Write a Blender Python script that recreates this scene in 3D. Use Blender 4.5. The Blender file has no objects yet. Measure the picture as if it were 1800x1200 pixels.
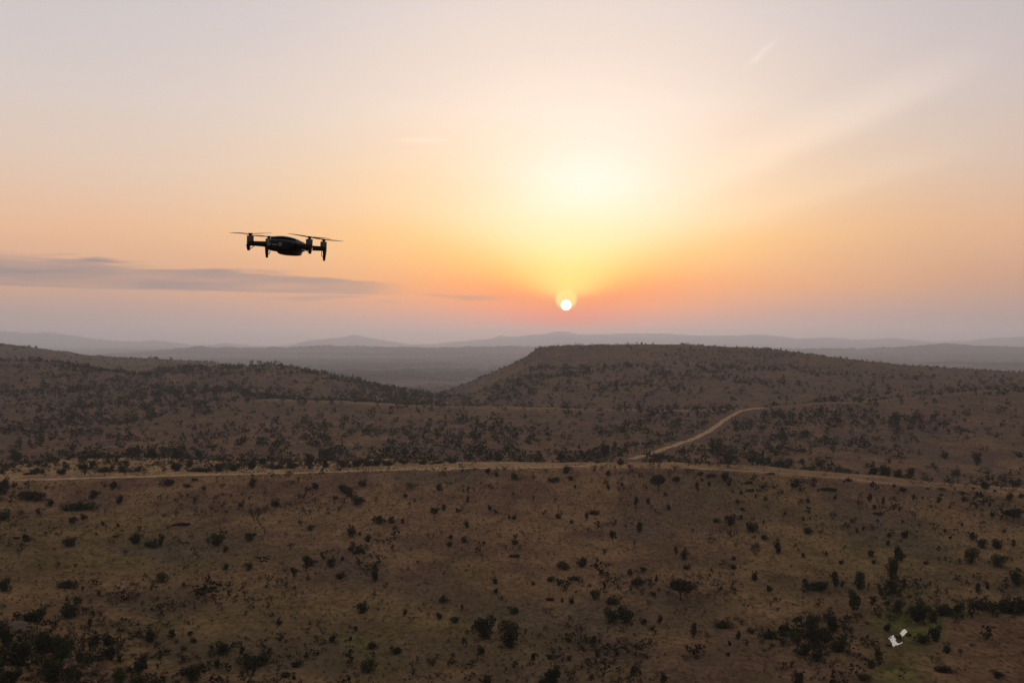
import bpy, bmesh, math, random
import numpy as np
from mathutils import Vector, Matrix, Euler

# ------------------------------------------------------------------ scene, camera, sky, sun
S = bpy.context.scene
COL = S.collection
R = math.radians
CZ = 150.0                      # camera height above datum
F = 1750.0                      # focal length in photo pixels (1800 wide)
SUN_AZ, SUN_EL = 3.11, 2.09     # degrees, azimuth clockwise from +Y

cam = bpy.data.cameras.new('camera')
cam.lens = 35.0; cam.sensor_width = 36.0
cam.clip_start = 0.1; cam.clip_end = 60000
co = bpy.data.objects.new('camera', cam)
co.location = (0, 0, CZ); co.rotation_euler = (R(90), 0, 0)
COL.objects.link(co); S.camera = co

S.view_settings.view_transform = 'Standard'
S.view_settings.look = 'None'
S.view_settings.exposure = 0.0
S.view_settings.gamma = 1.0
S.cycles.use_denoising = True
S.cycles.max_bounces = 4
S.cycles.diffuse_bounces = 2
S.cycles.volume_bounces = 3
S.cycles.sample_clamp_indirect = 4.0

def lin(r, g, b):
    f = lambda c: (c/255/12.92) if c/255 <= .04045 else ((c/255+.055)/1.055)**2.4
    return (f(r), f(g), f(b), 1.0)

class Ex:
    """tiny expression builder over Math nodes"""
    def __init__(s, nt, sock): s.nt = nt; s.s = sock
    @staticmethod
    def op(nt, o, *a):
        n = nt.nodes.new('ShaderNodeMath'); n.operation = o
        for i, v in enumerate(a):
            if isinstance(v, Ex): nt.links.new(v.s, n.inputs[i])
            else: n.inputs[i].default_value = float(v)
        return Ex(nt, n.outputs[0])
    def __add__(s, o): return Ex.op(s.nt, 'ADD', s, o)
    __radd__ = __add__
    def __sub__(s, o): return Ex.op(s.nt, 'SUBTRACT', s, o)
    def __rsub__(s, o): return Ex.op(s.nt, 'SUBTRACT', o, s)
    def __mul__(s, o): return Ex.op(s.nt, 'MULTIPLY', s, o)
    __rmul__ = __mul__
    def __truediv__(s, o): return Ex.op(s.nt, 'DIVIDE', s, o)
    def exp(s): return Ex.op(s.nt, 'EXPONENT', s)
    def sq(s): return Ex.op(s.nt, 'MULTIPLY', s, s)
    def mx(s, o): return Ex.op(s.nt, 'MAXIMUM', s, o)
    def mn(s, o): return Ex.op(s.nt, 'MINIMUM', s, o)
    def step(s, a, b):
        n = s.nt.nodes.new('ShaderNodeMapRange'); n.interpolation_type = 'SMOOTHSTEP'
        s.nt.links.new(s.s, n.inputs['Value'])
        n.inputs['From Min'].default_value = a; n.inputs['From Max'].default_value = b
        n.inputs['To Min'].default_value = 0; n.inputs['To Max'].default_value = 1
        return Ex(s.nt, n.outputs['Result'])

def mixc(nt, f, a, b, mode='MIX'):
    n = nt.nodes.new('ShaderNodeMix'); n.data_type = 'RGBA'; n.blend_type = mode
    n.clamp_factor = True
    for k, v in ((0, f), (6, a), (7, b)):
        if isinstance(v, Ex): nt.links.new(v.s, n.inputs[k])
        elif hasattr(v, 'is_output'): nt.links.new(v, n.inputs[k])
        elif k == 0: n.inputs[k].default_value = v
        else: n.inputs[k].default_value = tuple(v)
    return n.outputs[2]

def ramp(nt, f, stops):
    n = nt.nodes.new('ShaderNodeValToRGB'); nt.links.new(f.s, n.inputs[0])
    cr = n.color_ramp
    while len(cr.elements) < len(stops): cr.elements.new(0.5)
    for e, (p, c) in zip(cr.elements, stops): e.position = p; e.color = c
    return n.outputs[0]

def build_world():
    w = bpy.data.worlds.new('World'); S.world = w; w.use_nodes = True
    nt = w.node_tree; nt.nodes.clear()
    out = nt.nodes.new('ShaderNodeOutputWorld')
    tc = nt.nodes.new('ShaderNodeTexCoord')
    sp = nt.nodes.new('ShaderNodeSeparateXYZ'); nt.links.new(tc.outputs['Generated'], sp.inputs[0])
    X, Y, Z = (Ex(nt, sp.outputs[i]) for i in range(3))
    az = Ex.op(nt, 'ARCTAN2', X, Y) * 57.29578
    el = Ex.op(nt, 'ARCSINE', Z) * 57.29578
    # slow unevenness of thin cloud, so that no gradient is perfectly smooth
    cv = nt.nodes.new('ShaderNodeCombineXYZ')
    nt.links.new((az*0.05).s, cv.inputs[0]); nt.links.new((el*0.22).s, cv.inputs[1])
    n1 = nt.nodes.new('ShaderNodeTexNoise'); nt.links.new(cv.outputs[0], n1.inputs['Vector'])
    n1.inputs['Scale'].default_value = 2.2; n1.inputs['Detail'].default_value = 3
    nz = Ex(nt, n1.outputs[0]) - 0.5
    cv2 = nt.nodes.new('ShaderNodeCombineXYZ')
    nt.links.new((az*0.10).s, cv2.inputs[0]); nt.links.new((el*1.1 + 7).s, cv2.inputs[1])
    n2 = nt.nodes.new('ShaderNodeTexNoise'); nt.links.new(cv2.outputs[0], n2.inputs['Vector'])
    n2.inputs['Scale'].default_value = 1.6; n2.inputs['Detail'].default_value = 5
    n2.inputs['Roughness'].default_value = 0.55
    nf = Ex(nt, n2.outputs[0]) - 0.5
    elw = el + nz*1.2
    t = Ex.op(nt, 'POWER', (elw/90.0).mx(0.0), 0.5)          # sqrt scale: 1deg=.105 4=.21 9=.316 16=.42 20=.47
    sq = lambda d: math.sqrt(d/90)
    side = [(0, SKY['s0']), (sq(1.4), SKY['s1']), (sq(3.3), SKY['s3']), (sq(6), SKY['s6']), (sq(9.5), SKY['s9']),
            (sq(13), SKY['s13']), (sq(19), SKY['s19']), (sq(30), SKY['s30']), (sq(50), SKY['s50']), (1, SKY['s90'])]
    mid = [(0, SKY['m0']), (sq(1.4), SKY['m1']), (sq(3.3), SKY['m3']), (sq(6), SKY['m6']), (sq(9.5), SKY['m9']),
           (sq(13), SKY['m13']), (sq(19), SKY['m19']), (sq(30), SKY['s30']), (sq(50), SKY['s50']), (1, SKY['s90'])]
    da = az - SUN_AZ
    fm = ((da/15.0).sq()*-1.0).exp()
    col = mixc(nt, fm, ramp(nt, t, side), ramp(nt, t, mid))
    # behind the camera the sky is dimmer and bluer
    fb = Ex.op(nt, 'ABSOLUTE', da).step(35, 120)
    col = mixc(nt, fb*0.6, col, SKY['back'])
    # right edge a little darker and greyer
    fr = az.step(8, 32) * Ex.op(nt, 'ABSOLUTE', az).step(140, 90)
    col = mixc(nt, fr*0.40, col, mixc(nt, 1.0, col, (.68, .66, .72, 1), 'MULTIPLY'))
    def add(c, f, color): return mixc(nt, 1.0, c, mixc(nt, f, (0, 0, 0, 1), color), 'ADD')
    dh = el - SUN_EL
    # broad pale glow above the sun
    g = (((az-4.9)/7.4).sq()*-1.0 + ((el-8.1)/4.8).sq()*-1.0 + ((8.1-el).mx(0.0)/4.6).sq()*-1.0).exp()
    col = add(col, g, SKY['glow'])
    g = (((az-4.2)/4.6).sq()*-1.0 + ((el-7.7)/2.6).sq()*-1.0).exp()
    col = add(col, g, SKY['glow2'])
    # orange either side of the sun, red down to the horizon
    g = ((da/7.0).sq()*-1.0 + ((el-2.7)/1.3).sq()*-1.0).exp()
    col = mixc(nt, g*0.92, col, SKY['orange'])
    g = ((da/3.6).sq()*-1.0 + ((el-1.25)/0.75).sq()*-1.0).exp()
    col = mixc(nt, g*0.8, col, SKY['red'])
    # amber and yellow cone that narrows towards the disc
    wd = dh.mx(0.0)*1.45 + 0.34
    cc = (da - dh*0.12)
    g = ((cc/(wd*1.9)).sq()*-1.0).exp() * dh.step(-0.3, 1.2) * (1.0 - dh.step(1.8, 5.5))
    col = mixc(nt, g*0.75, col, SKY['amber'])
    g = ((cc/wd).sq()*-1.0).exp() * dh.step(0.1, 1.0) * (1.0 - dh.step(3.0, 7.5))
    col = mixc(nt, g*0.95, col, mixc(nt, dh.step(1.0, 4.8), SKY['cone'], SKY['cone2']))
    # yellow halo bulb just above the disc
    g = ((da/0.62).sq() + ((el-2.42)/0.62).sq())
    col = mixc(nt, (1.0 - g.step(0.55, 1.30)) * el.step(1.6, 2.2), col, SKY['halo'])
    # dark band of cloud low on the left
    low = 2.80 - (az + 27)*0.010 + nf*0.25
    top = 4.62 - (az + 27)*0.054 + nf*1.5
    m = (el - low).step(0.0, 0.14) * (top - el).step(0.0, 0.32) * (1.0 - az.step(-9.0, -5.6)) * az.step(-60, -34)
    tx = (nf*1.6 + 0.75).mn(1.0).mx(0.0)
    col = mixc(nt, m*tx*0.85, col, SKY['cloud'])
    m = ((el-2.45)/0.25 ).sq()*-1.0
    m = m.exp() * (1.0 - az.step(-5, 2)) * az.step(-16, -9) * (nf*5).mx(0.0)
    col = mixc(nt, m.mn(0.5), col, SKY['cloud'])
    m = (((el-3.95)/0.10).sq()*-1.0).exp() * (((az+15.0)/2.6).sq()*-1.0).exp()
    col = mixc(nt, m*0.30, col, SKY['cloud'])
    # small bright wisps and two long pale rays on the right
    def streak(a0, e0, sl, la, lw, k, c=(1, .86, .72, 1)):
        nonlocal col
        v = ((el - e0 - (az-a0)*sl + nf*0.35)/lw)
        g = (v.sq()*-1.0 + ((az-a0)/la).sq()*-1.0).exp() * (nf*3 + 0.7).mx(0.0).mn(1.3)
        col = add(col, g*k, c)
    streak(-5.2, 11.4, 0.05, 1.2, 0.14, 0.10)
    streak(14.1, 15.7, 0.75, 0.7, 0.22, 0.10)
    def ray(a0, e0, sl, wid, k):
        nonlocal col
        v = el - e0 - (az-a0)*sl + nz*0.6
        g = v.step(-0.5*wid, 0.6*wid) * (1.0 - v.step(0.6*wid, 2.6*wid)) * az.step(a0, a0+8) * (1.0 - az.step(20, 28))
        col = add(col, g*k, (1, .82, .62, 1))
    ray(7.5, 7.0, 0.375, 1.1, 0.085)
    ray(9.0, 5.3, 0.27, 0.8, 0.04)
    # the sun's disc
    g = da.sq() + dh.sq()
    col = mixc(nt, 1.0 - g.step(0.26**2, 0.33**2), col, (3.2, 3.0, 2.6, 1))
    # below the horizon: dim ground colour
    col = mixc(nt, 1.0 - el.step(-3.0, -0.5), col, (.10, .08, .08, 1))
    b1 = nt.nodes.new('ShaderNodeBackground'); nt.links.new(col, b1.inputs[0]); b1.inputs[1].default_value = 1.0
    sky = nt.nodes.new('ShaderNodeTexSky'); sky.sky_type = 'NISHITA'; sky.sun_disc = False
    sky.sun_elevation = R(SUN_EL); sky.sun_rotation = R(SUN_AZ)
    sky.dust_density = 3.0; sky.air_density = 1.0
    b2 = nt.nodes.new('ShaderNodeBackground'); nt.links.new(sky.outputs[0], b2.inputs[0]); b2.inputs[1].default_value = 0.012
    ad = nt.nodes.new('ShaderNodeAddShader')
    nt.links.new(b1.outputs[0], ad.inputs[0]); nt.links.new(b2.outputs[0], ad.inputs[1])
    nt.links.new(ad.outputs[0], out.inputs['Surface'])
    w.cycles.sampling_method = 'MANUAL'; w.cycles.sample_map_resolution = 2048

SKY = dict(
    s0=lin(178,148,142), s1=lin(184,156,148), s3=lin(216,166,136), s6=lin(236,186,150), s9=lin(226,200,182),
    s13=lin(216,202,196), s19=lin(202,196,200), s30=lin(196,188,184), s50=lin(178,170,166), s90=lin(162,157,158),
    m0=lin(214,156,140), m1=lin(226,156,132), m3=lin(255,172,94), m6=lin(255,204,126), m9=lin(255,222,178),
    m13=lin(250,228,208), m19=lin(230,216,210), back=lin(172,162,156),
    glow=(0.08,0.165,0.28,1), glow2=(0.04,0.11,0.21,1), cone=lin(255,232,118), orange=lin(255,126,44), red=lin(255,104,66),
    cone2=lin(255,246,200), amber=lin(255,192,72), halo=lin(255,238,124), cloud=lin(134,126,134))
build_world()

sl = bpy.data.lights.new('sun', 'SUN'); sl.energy = 1.2; sl.angle = R(0.6); sl.color = (1.0, 0.70, 0.48)
so = bpy.data.objects.new('sun', sl); COL.objects.link(so)
sd = Vector((math.sin(R(SUN_AZ))*math.cos(R(SUN_EL)), math.cos(R(SUN_AZ))*math.cos(R(SUN_EL)), math.sin(R(SUN_EL))))
so.rotation_euler = sd.to_track_quat('Z', 'Y').to_euler(); so.location = (0, 0, CZ+50)

# ------------------------------------------------------------------ helpers
def tag(o, label=None, cat=None, group=None, kind=None):
    if label: o['label'] = label
    if cat: o['category'] = cat
    if group: o['group'] = group
    if kind: o['kind'] = kind
    return o

def link(name, me, parent=None):
    o = bpy.data.objects.new(name, me); COL.objects.link(o)
    if parent: o.parent = parent
    return o

def mesh_np(name, V, faces, mat=None, smooth=False, attrs=None, colattr=None):
    """V (n,3); faces (m,k) same-size polygons"""
    me = bpy.data.meshes.new(name)
    V = np.asarray(V, dtype=np.float32); faces = np.asarray(faces, dtype=np.int32)
    m, k = faces.shape
    me.vertices.add(len(V)); me.vertices.foreach_set('co', V.ravel())
    me.loops.add(m*k); me.loops.foreach_set('vertex_index', faces.ravel())
    me.polygons.add(m); me.polygons.foreach_set('loop_start', np.arange(0, m*k, k, dtype=np.int32))
    me.polygons.foreach_set('use_smooth', np.full(m, smooth))
    me.update(calc_edges=True)
    for an, av in (attrs or {}).items():
        a = me.attributes.new(an, 'FLOAT', 'POINT'); a.data.foreach_set('value', np.asarray(av, dtype=np.float32))
    if mat: me.materials.append(mat)
    return me

def new_mat(name):
    m = bpy.data.materials.new(name); m.use_nodes = True
    nt = m.node_tree; b = nt.nodes['Principled BSDF']
    return m, nt, b

def plain(name, c, rough=0.6, metal=0.0, spec=0.5, coat=0.0, var=0.12, scale=40.0):
    m, nt, b = new_mat(name)
    n = nt.nodes.new('ShaderNodeTexNoise'); n.inputs['Scale'].default_value = scale; n.inputs['Detail'].default_value = 4
    tc = nt.nodes.new('ShaderNodeTexCoord'); nt.links.new(tc.outputs['Object'], n.inputs['Vector'])
    c2 = tuple(x*(1-2*var) for x in c[:3]) + (1,); c1 = tuple(min(1, x*(1+2*var)) for x in c[:3]) + (1,)
    nt.links.new(mixc(nt, Ex(nt, n.outputs[0]), c2, c1), b.inputs['Base Color'])
    b.inputs['Roughness'].default_value = rough; b.inputs['Metallic'].default_value = metal
    b.inputs['Specular IOR Level'].default_value = spec; b.inputs['Coat Weight'].default_value = coat
    return m

def _hash(ix, iy, seed):
    h = (ix.astype(np.int64)*374761393 + iy.astype(np.int64)*668265263 + seed*144665) & 0xffffffff
    h = ((h ^ (h >> 13))*1274126177) & 0xffffffff
    return ((h ^ (h >> 16)) & 0xffff)/65535.0
def vnoise(x, y, seed=0):
    ix = np.floor(x); iy = np.floor(y); fx = x-ix; fy = y-iy
    fx = fx*fx*fx*(fx*(fx*6-15)+10); fy = fy*fy*fy*(fy*(fy*6-15)+10)
    a = _hash(ix, iy, seed); b = _hash(ix+1, iy, seed); c = _hash(ix, iy+1, seed); d = _hash(ix+1, iy+1, seed)
    return ((a*(1-fx)+b*fx)*(1-fy) + (c*(1-fx)+d*fx)*fy)*2-1
def fbm(x, y, wl, octv=4, seed=0, gain=.5):
    s = 0; a = 1; t = 0
    for k in range(octv):
        s = s + a*vnoise(x/wl*2**k + 17.3*k, y/wl*2**k - 9.1*k, seed+k); t += a; a *= gain
    return s/t

# ------------------------------------------------------------------ terrain height
PXG = np.linspace(-300, 2100, 601)
def L(lst):
    a = np.array(lst, float); x, y = a[:, 0], a[:, 1]
    v = np.interp(PXG, x, y)
    k = np.hanning(7); k /= k.sum()                          # gentle smoothing across columns
    return np.convolve(np.pad(v, 3, mode='edge'), k, mode='valid')
def Y2Z(y, D): return -(y-600)/F*D
crest_y = L([(-300,835),(0,822),(60,817),(130,808),(250,807),(400,812),(560,812),(700,806),(800,812),(1000,813),(1200,814),
             (1345,820),(1400,826),(1500,834),(1550,838),(1640,849),(1700,853),(1800,860),(2100,880)])
crest_D = L([(-300,425),(0,425),(600,440),(1000,425),(1800,405),(2100,400)])
road_y = L([(-300,852),(0,845),(200,838),(400,833),(500,831),(600,829),(700,826),(800,823),(900,822),(1000,820),(1110,820),(1242,825),(1339,829),(1402,835),(1486,842),(1640,856),(1800,870),(2100,890)])
c2_y = L([(-300,745),(0,735),(200,725),(400,706),(480,702),(600,705),(745,712),(900,716),(1060,718),(1200,720),(1335,716),(1440,707),(1533,703),(1633,695),(1733,685),(1800,690),(2100,690)])
main_y = L([(-300,640),(0,634),(70,632),(130,640),(240,657),(300,645),(400,641),(480,642),(550,652),(620,668),(680,680),(745,692),(770,693),
            (800,682),(850,662),(900,640),(925,628),(943,612),(965,609),(1000,607),(1060,606),(1200,606),(1350,613),(1430,624),(1530,636),(1600,643),(1700,650),(1800,655),(2100,665)])
main_D = L([(-300,1300),(700,1300),(830,1480),(1000,1500),(2100,1450)])
mid_y = L([(-300,690),(0,678),(300,680),(560,684),(745,702),(800,706),(850,700),(900,688),(945,676),(1100,672),(1335,676),(1500,680),(1650,680),(1800,684),(2100,690)])
face_y = L([(-300,660),(0,655),(300,662),(560,664),(745,697),(800,696),(850,684),(900,664),(945,646),(1100,642),(1335,648),(1500,660),(1650,664),(1800,668),(2100,676)])
lb_y = L([(-300,590),(0,602),(60,608),(120,617),(160,625),(250,627),(350,633),(420,640),(520,660),(640,686),(770,692),(900,690),(2100,690)])
e_y = L([(-300,632),(100,630),(233,621),(353,611),(500,613),(567,609),(600,608),(745,611),(900,609),(1100,612),(1500,614),(1600,609),(1667,604),(1730,608),(1800,611),(2100,618)])
far_y = L([(-300,588),(-100,578),(0,582),(50,585),(90,584),(120,589),(150,594),(200,599),(240,600),(270,598),(310,602),(340,607),(375,605),(395,602),(430,607),
           (505,609),(530,601),(560,597),(600,593),(623,588),(643,593),(680,599),(723,606),(767,605),(807,600),(860,596),(880,590),(900,593),(953,587),(977,582),(993,583),(1020,588),
           (1133,586),(1200,589),(1260,590),(1340,588),(1400,596),(1460,593),(1500,598),(1570,593),(1600,598),(1650,601),(1700,600),(1740,594),(1800,591),(2100,594)])
one = np.ones_like(PXG)
K = []
def kn(D, z): K.append((D*one, z*one))
kn(0, -1.8); kn(3, -2.4); kn(12, -9); kn(60, -38); kn(112, -55)
for yy, ds in ((1215, [(-300,140),(0,148),(300,172),(900,185),(1500,190),(2100,190)]),
               (1100, [(-300,190),(0,195),(300,218),(900,232),(1500,236),(2100,240)]),
               (1000, [(-300,250),(0,255),(300,268),(900,275),(1500,285),(2100,285)]),
               (900, [(-300,325),(0,330),(300,338),(900,345),(1500,345),(1800,350),(2100,350)])):
    D = L(ds); K.append((D, Y2Z(yy, D)))
D = L([(-300,385),(0,385),(1000,392),(1800,374),(2100,374)]); K.append((D, Y2Z(road_y+5, D)))
zc = Y2Z(crest_y, crest_D); K.append((crest_D, zc))
K.append((crest_D+35, zc-4.5)); K.append((530*one, Y2Z(crest_y, 530)-2.5))
K.append((630*one, Y2Z(crest_y*.62+c2_y*.38+8, 630)))
K.append((760*one, Y2Z(crest_y*.26+c2_y*.74+6, 760)))
K.append((880*one, Y2Z(c2_y, 880)))
lf = np.clip((PXG-380)/140, 0, 1)                            # left: slope carries on; right: dip behind the second ridge
K.append((950*one, Y2Z(c2_y, 950) - 3.5*lf + (1-lf)*8))
K.append((1130*one, Y2Z(mid_y, 1130)))
K.append((main_D-130, Y2Z(face_y, main_D-130)))
zm = Y2Z(main_y, main_D); K.append((main_D, zm))
K.append((main_D+60, zm-3 - 6*(PXG < 760)))
K.append((1850*one, np.minimum(zm-10, Y2Z(lb_y, 1850)-12)))
K.append((2300*one, Y2Z(lb_y, 2300)))
K.append((2700*one, np.minimum(Y2Z(lb_y, 2700)-6, -118)))
kn(3000, -130)
K.append((3500*one, Y2Z(L([(-300,664),(500,662),(600,657),(700,660),(770,666),(900,664),(2100,668)]), 3500)))
kn(4100, -139); kn(8600, -139)
ze = Y2Z(e_y, 10500); K.append((9500*one, ze*.5-139*.5)); K.append((10500*one, ze)); K.append((12000*one, np.minimum(ze-25, -75)))
kn(15000, -139); kn(21500, -125)
zf = Y2Z(far_y, 24500); K.append((24500*one, zf)); K.append((26500*one, zf-90)); kn(28000, -200)
KD = np.array([k[0] for k in K]); KZ = np.array([k[1] for k in K])   # (nk, ncol)

def dgrid(seg):
    out = [np.array([0., 1.5])]
    for a, b, st in seg: out.append(np.arange(a, b, st))
    return np.concatenate(out)
DG = np.concatenate([np.arange(0, 3, .5), np.arange(3, 60, 3), np.arange(60, 140, 3), np.arange(140, 460, 1.0), np.arange(460, 900, 2.5),
                     np.arange(900, 1600, 5), np.arange(1600, 3000, 20), np.geomspace(3000, 28000, 190)])
def pchip_cols():
    nk, nc = KD.shape; T = np.zeros((len(DG), nc))
    h = np.diff(KD, axis=0); d = np.diff(KZ, axis=0)/h
    m = np.zeros_like(KZ)
    w1 = 2*h[1:]+h[:-1]; w2 = h[1:]+2*h[:-1]
    with np.errstate(divide='ignore', invalid='ignore'):
        mm = (w1+w2)/(w1/d[:-1]+w2/d[1:])
    m[1:-1] = np.where(d[:-1]*d[1:] > 0, mm, 0); m[0] = d[0]; m[-1] = d[-1]
    for c in range(nc):
        i = np.clip(np.searchsorted(KD[:, c], DG, side='right')-1, 0, nk-2)
        H = h[i, c]; t = (DG-KD[i, c])/H; t = np.clip(t, 0, 1)
        T[:, c] = ((1+2*t)*(1-t)**2*KZ[i, c] + t*(1-t)**2*H*m[i, c] + t*t*(3-2*t)*KZ[i+1, c] + t*t*(t-1)*H*m[i+1, c])
    return T
TAB = pchip_cols()
POND_X, POND_D = (1578-900)/F*229, 229.0
TH_MAX = math.atan2(2100-900, F)

def height(x, y):
    """terrain height (world z) for arrays x, y"""
    x = np.asarray(x, float); y = np.asarray(y, float)
    r = np.hypot(x, y); th = np.arctan2(x, y); tc = np.clip(th, -TH_MAX, TH_MAX)
    D = r*np.cos(tc); px = 900+F*np.tan(tc)
    fi = np.interp(D, DG, np.arange(len(DG))); i = np.clip(fi.astype(int), 0, len(DG)-2); t = fi-i
    fj = (np.clip(px, -300, 2100)+300)/4.0; j = np.clip(fj.astype(int), 0, len(PXG)-2); s = fj-j
    z = (TAB[i, j]*(1-t)+TAB[i+1, j]*t)*(1-s) + (TAB[i, j+1]*(1-t)+TAB[i+1, j+1]*t)*s
    I = lambda a: np.interp(D, [0, 20, 150, 395, 440, 600, 900, 1180, 1470, 1620, 3000, 10500, 24500, 28000], a)
    n = I([0, .2, .45, .16, .25, .5, .5, 1.0, .6, 1, 1, 1, 1, 1])*fbm(x, y, 9, 3, 5)
    n = n + I([0, .3, 1.6, .35, .5, 2.2, 1.3, 3.5, .7, 1.5, 6, 6, 8, 8])*fbm(x, y, 60, 4, 11)
    n = n + I([0, 0, 0, 0, 0, 0, 0, 4, 0, 2, 20, 24, 36, 36])*fbm(x, y, 420, 4, 23)
    # erosion gullies down the face of the table hill
    g = I([0, 0, 0, 0, 0, 0, 0, 9, 0, 2, 6, 22, 30, 0])*(np.abs(fbm(x, y*.35, 95, 3, 41))-.25)
    z = z + n + g
    # flat floor round the pond
    dp = np.hypot((x-POND_X)/10, (y-POND_D)/13); k = np.clip(1.6-dp, 0, 1); k = k*k*(3-2*k)
    z = z*(1-k) + (-67.6)*k
    return z + CZ
POND_Z = CZ-67.6+0.06

_dm = np.concatenate([np.arange(100, 460, .4), np.arange(460, 1000, 1.0), np.arange(1000, 3000, 3)])
def hit(px, y, dmin=100):
    """world point on the ground seen at photo pixel (px, y)"""
    d = _dm[_dm >= dmin]
    x = (px-900)/F*d; zr = CZ-(y-600)/F*d
    h = height(x, d); k = np.nonzero(h >= zr)[0]
    i = k[0] if len(k) else int(np.argmin(zr-h))
    return Vector((x[i], d[i], float(h[i])))

# ------------------------------------------------------------------ terrain mesh (one sheet to the horizon, all round)
def build_terrain():
    inner = np.radians(np.linspace(-29.5, 29.5, 760))
    outer = np.radians(np.concatenate([np.linspace(-180, -31, 60), ]))
    th = np.concatenate([outer, inner, -outer[::-1][:-1]])
    rr = DG[1:]
    TH, RR = np.meshgrid(th, rr)
    Rr = RR/np.cos(np.clip(TH, -TH_MAX, TH_MAX))
    X = Rr*np.sin(TH); Yv = Rr*np.cos(TH)
    Z = height(X, Yv)
    nr, nc = X.shape
    V = np.stack([X.ravel(), Yv.ravel(), Z.ravel()], 1)
    idx = np.arange(nr*nc).reshape(nr, nc); nx = np.roll(idx, -1, axis=1)
    f = np.stack([idx[:-1], nx[:-1], nx[1:], idx[1:]], -1).reshape(-1, 4)
    f = f[:, ::-1]
    # ground-cover masks in place (metres), read by the material
    Dp = Yv; px = 900+F*X/np.maximum(Yv, 1); py = 600+F*(CZ-Z)/np.maximum(Yv, 1)
    cD = np.interp(px, PXG, crest_D); rD = np.interp(px, PXG, L([(-300,385),(0,385),(1000,392),(1800,374),(2100,374)]))
    wob = fbm(X, Yv, 14, 3, 77)*7
    verge = np.clip((Dp+wob-(rD+4))/4, 0, 1)*np.clip((cD+14-Dp)/8, 0, 1)*np.clip(1-(px-1050)/900, .55, 1)*np.clip(.85+.9*fbm(X, Yv, 11, 3, 78), .3, 1)
    c2 = np.exp(-((Dp-880+wob)/20)**2)*np.clip((px-430)/80, 0, 1)*np.where(px > 1300, .22, .42)
    verge = np.where((Yv > 0) & (np.abs(px-900) < 1300), np.maximum(verge, c2), 0)
    green = np.exp(-(((px-1590)/50)**2+((py-1150)/75)**2)) + .9*np.exp(-(((px-1610)/75)**2+((py-1100)/22)**2)) + .8*np.exp(-(((px-1750)/75)**2+((py-1070)/14)**2))
    green += .35*np.exp(-(((px-560)/420)**2+((py-1120)/75)**2)) + .30*np.exp(-(((px-150)/260)**2+((py-960)/70)**2)) + .3*np.exp(-(((px-1560)/260)**2+((py-1000)/80)**2))
    green = np.clip(green*(1+.8*fbm(X, Yv, 12, 3, 51)), 0, 1)*(Yv > 60)*(Yv < 420)
    flat = np.clip((px-1655+fbm(X, Yv, 10, 3, 9)*18)/14, 0, 1)*np.clip((py-1082-(1800-px)*.0)/10, 0, 1)*(Yv > 60)
    green = green*(1-flat)
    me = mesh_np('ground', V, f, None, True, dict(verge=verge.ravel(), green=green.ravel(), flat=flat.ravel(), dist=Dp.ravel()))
    m, nt, b = new_mat('savanna_ground')
    tc = nt.nodes.new('ShaderNodeTexCoord')
    def at(n):
        a = nt.nodes.new('ShaderNodeAttribute'); a.attribute_name = n; return Ex(nt, a.outputs['Fac'])
    def noise(wl, det=3, rough=.55, sx=1.0, sy=1.0, dist=0.0):
        mp = nt.nodes.new('ShaderNodeMapping'); nt.links.new(tc.outputs['Object'], mp.inputs[0])
        mp.inputs['Scale'].default_value = (sx/wl, sy/wl, 1/wl)
        n = nt.nodes.new('ShaderNodeTexNoise'); nt.links.new(mp.outputs[0], n.inputs['Vector'])
        n.inputs['Scale'].default_value = 1; n.inputs['Detail'].default_value = det; n.inputs['Roughness'].default_value = rough
        n.inputs['Distortion'].default_value = dist
        return Ex(nt, n.outputs[0])
    straw = (.232, .145, .080, 1); redb = (.150, .088, .060, 1); grey = (.128, .092, .068, 1); olive = (.125, .096, .042, 1)
    c = mixc(nt, noise(28, 4).step(.40, .62), straw, redb)
    c = mixc(nt, noise(55, 4).step(.47, .62)*.75, c, grey)
    c = mixc(nt, noise(37, 5, dist=.4).step(.52, .68)*.5, c, olive)
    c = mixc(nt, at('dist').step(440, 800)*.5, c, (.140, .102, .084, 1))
    c = mixc(nt, at('green')*.95, c, mixc(nt, noise(3.5, 3).step(.4, .6), (.060, .078, .018, 1), (.150, .150, .036, 1)))
    c = mixc(nt, at('flat')*.8, c, (.150, .090, .055, 1))
    c = mixc(nt, (at('verge')*(noise(4, 4).step(.15, .6)*.4+.7)).mn(1.0), c, (.37, .245, .135, 1))
    mot = noise(7, 5, .62, 1, .7, .3)
    c = mixc(nt, (1.0-mot.step(.30, .62))*.6, c, mixc(nt, 1.0, c, (.52, .50, .50, 1), 'MULTIPLY'))
    # tussocks and small scrub
    tus = noise(1.1, 3, .65, 1.0, .55).step(.34, .62)
    c = mixc(nt, (1.0-tus)*.66, c, mixc(nt, 1.0, c, (.34, .36, .34, 1), 'MULTIPLY'))
    pat = noise(5.5, 3, .6, 1, .6).step(.58, .70)
    c = mixc(nt, pat*.50*(1.0-at('verge'))*(1.0-at('flat')), c, (.036, .032, .022, 1))
    pale = noise(2.0, 2, .6, 1, .5).step(.62, .74)
    c = mixc(nt, pale*.35, c, (.23, .165, .105, 1))
    vignette_tint = at('dist').step(330, 190)*noise(16, 4).step(.38, .60)*.55*(1.0-at('flat'))  # patchy darkening towards the camera: bottom-edge vignette painted into the ground colour
    c = mixc(nt, vignette_tint, c, (.082, .060, .034, 1))
    # far away: bush cover seen as a texture, in bands
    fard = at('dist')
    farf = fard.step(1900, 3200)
    wood = noise(34, 5, .7, 1, .45).step(.44, .60)*noise(600, 4, .6, .6, 1.6).step(.35, .6)
    mpz = nt.nodes.new('ShaderNodeMapping'); nt.links.new(tc.outputs['Object'], mpz.inputs[0]); mpz.inputs['Scale'].default_value = (1/1300, 1/2600, 1/17)
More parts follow.
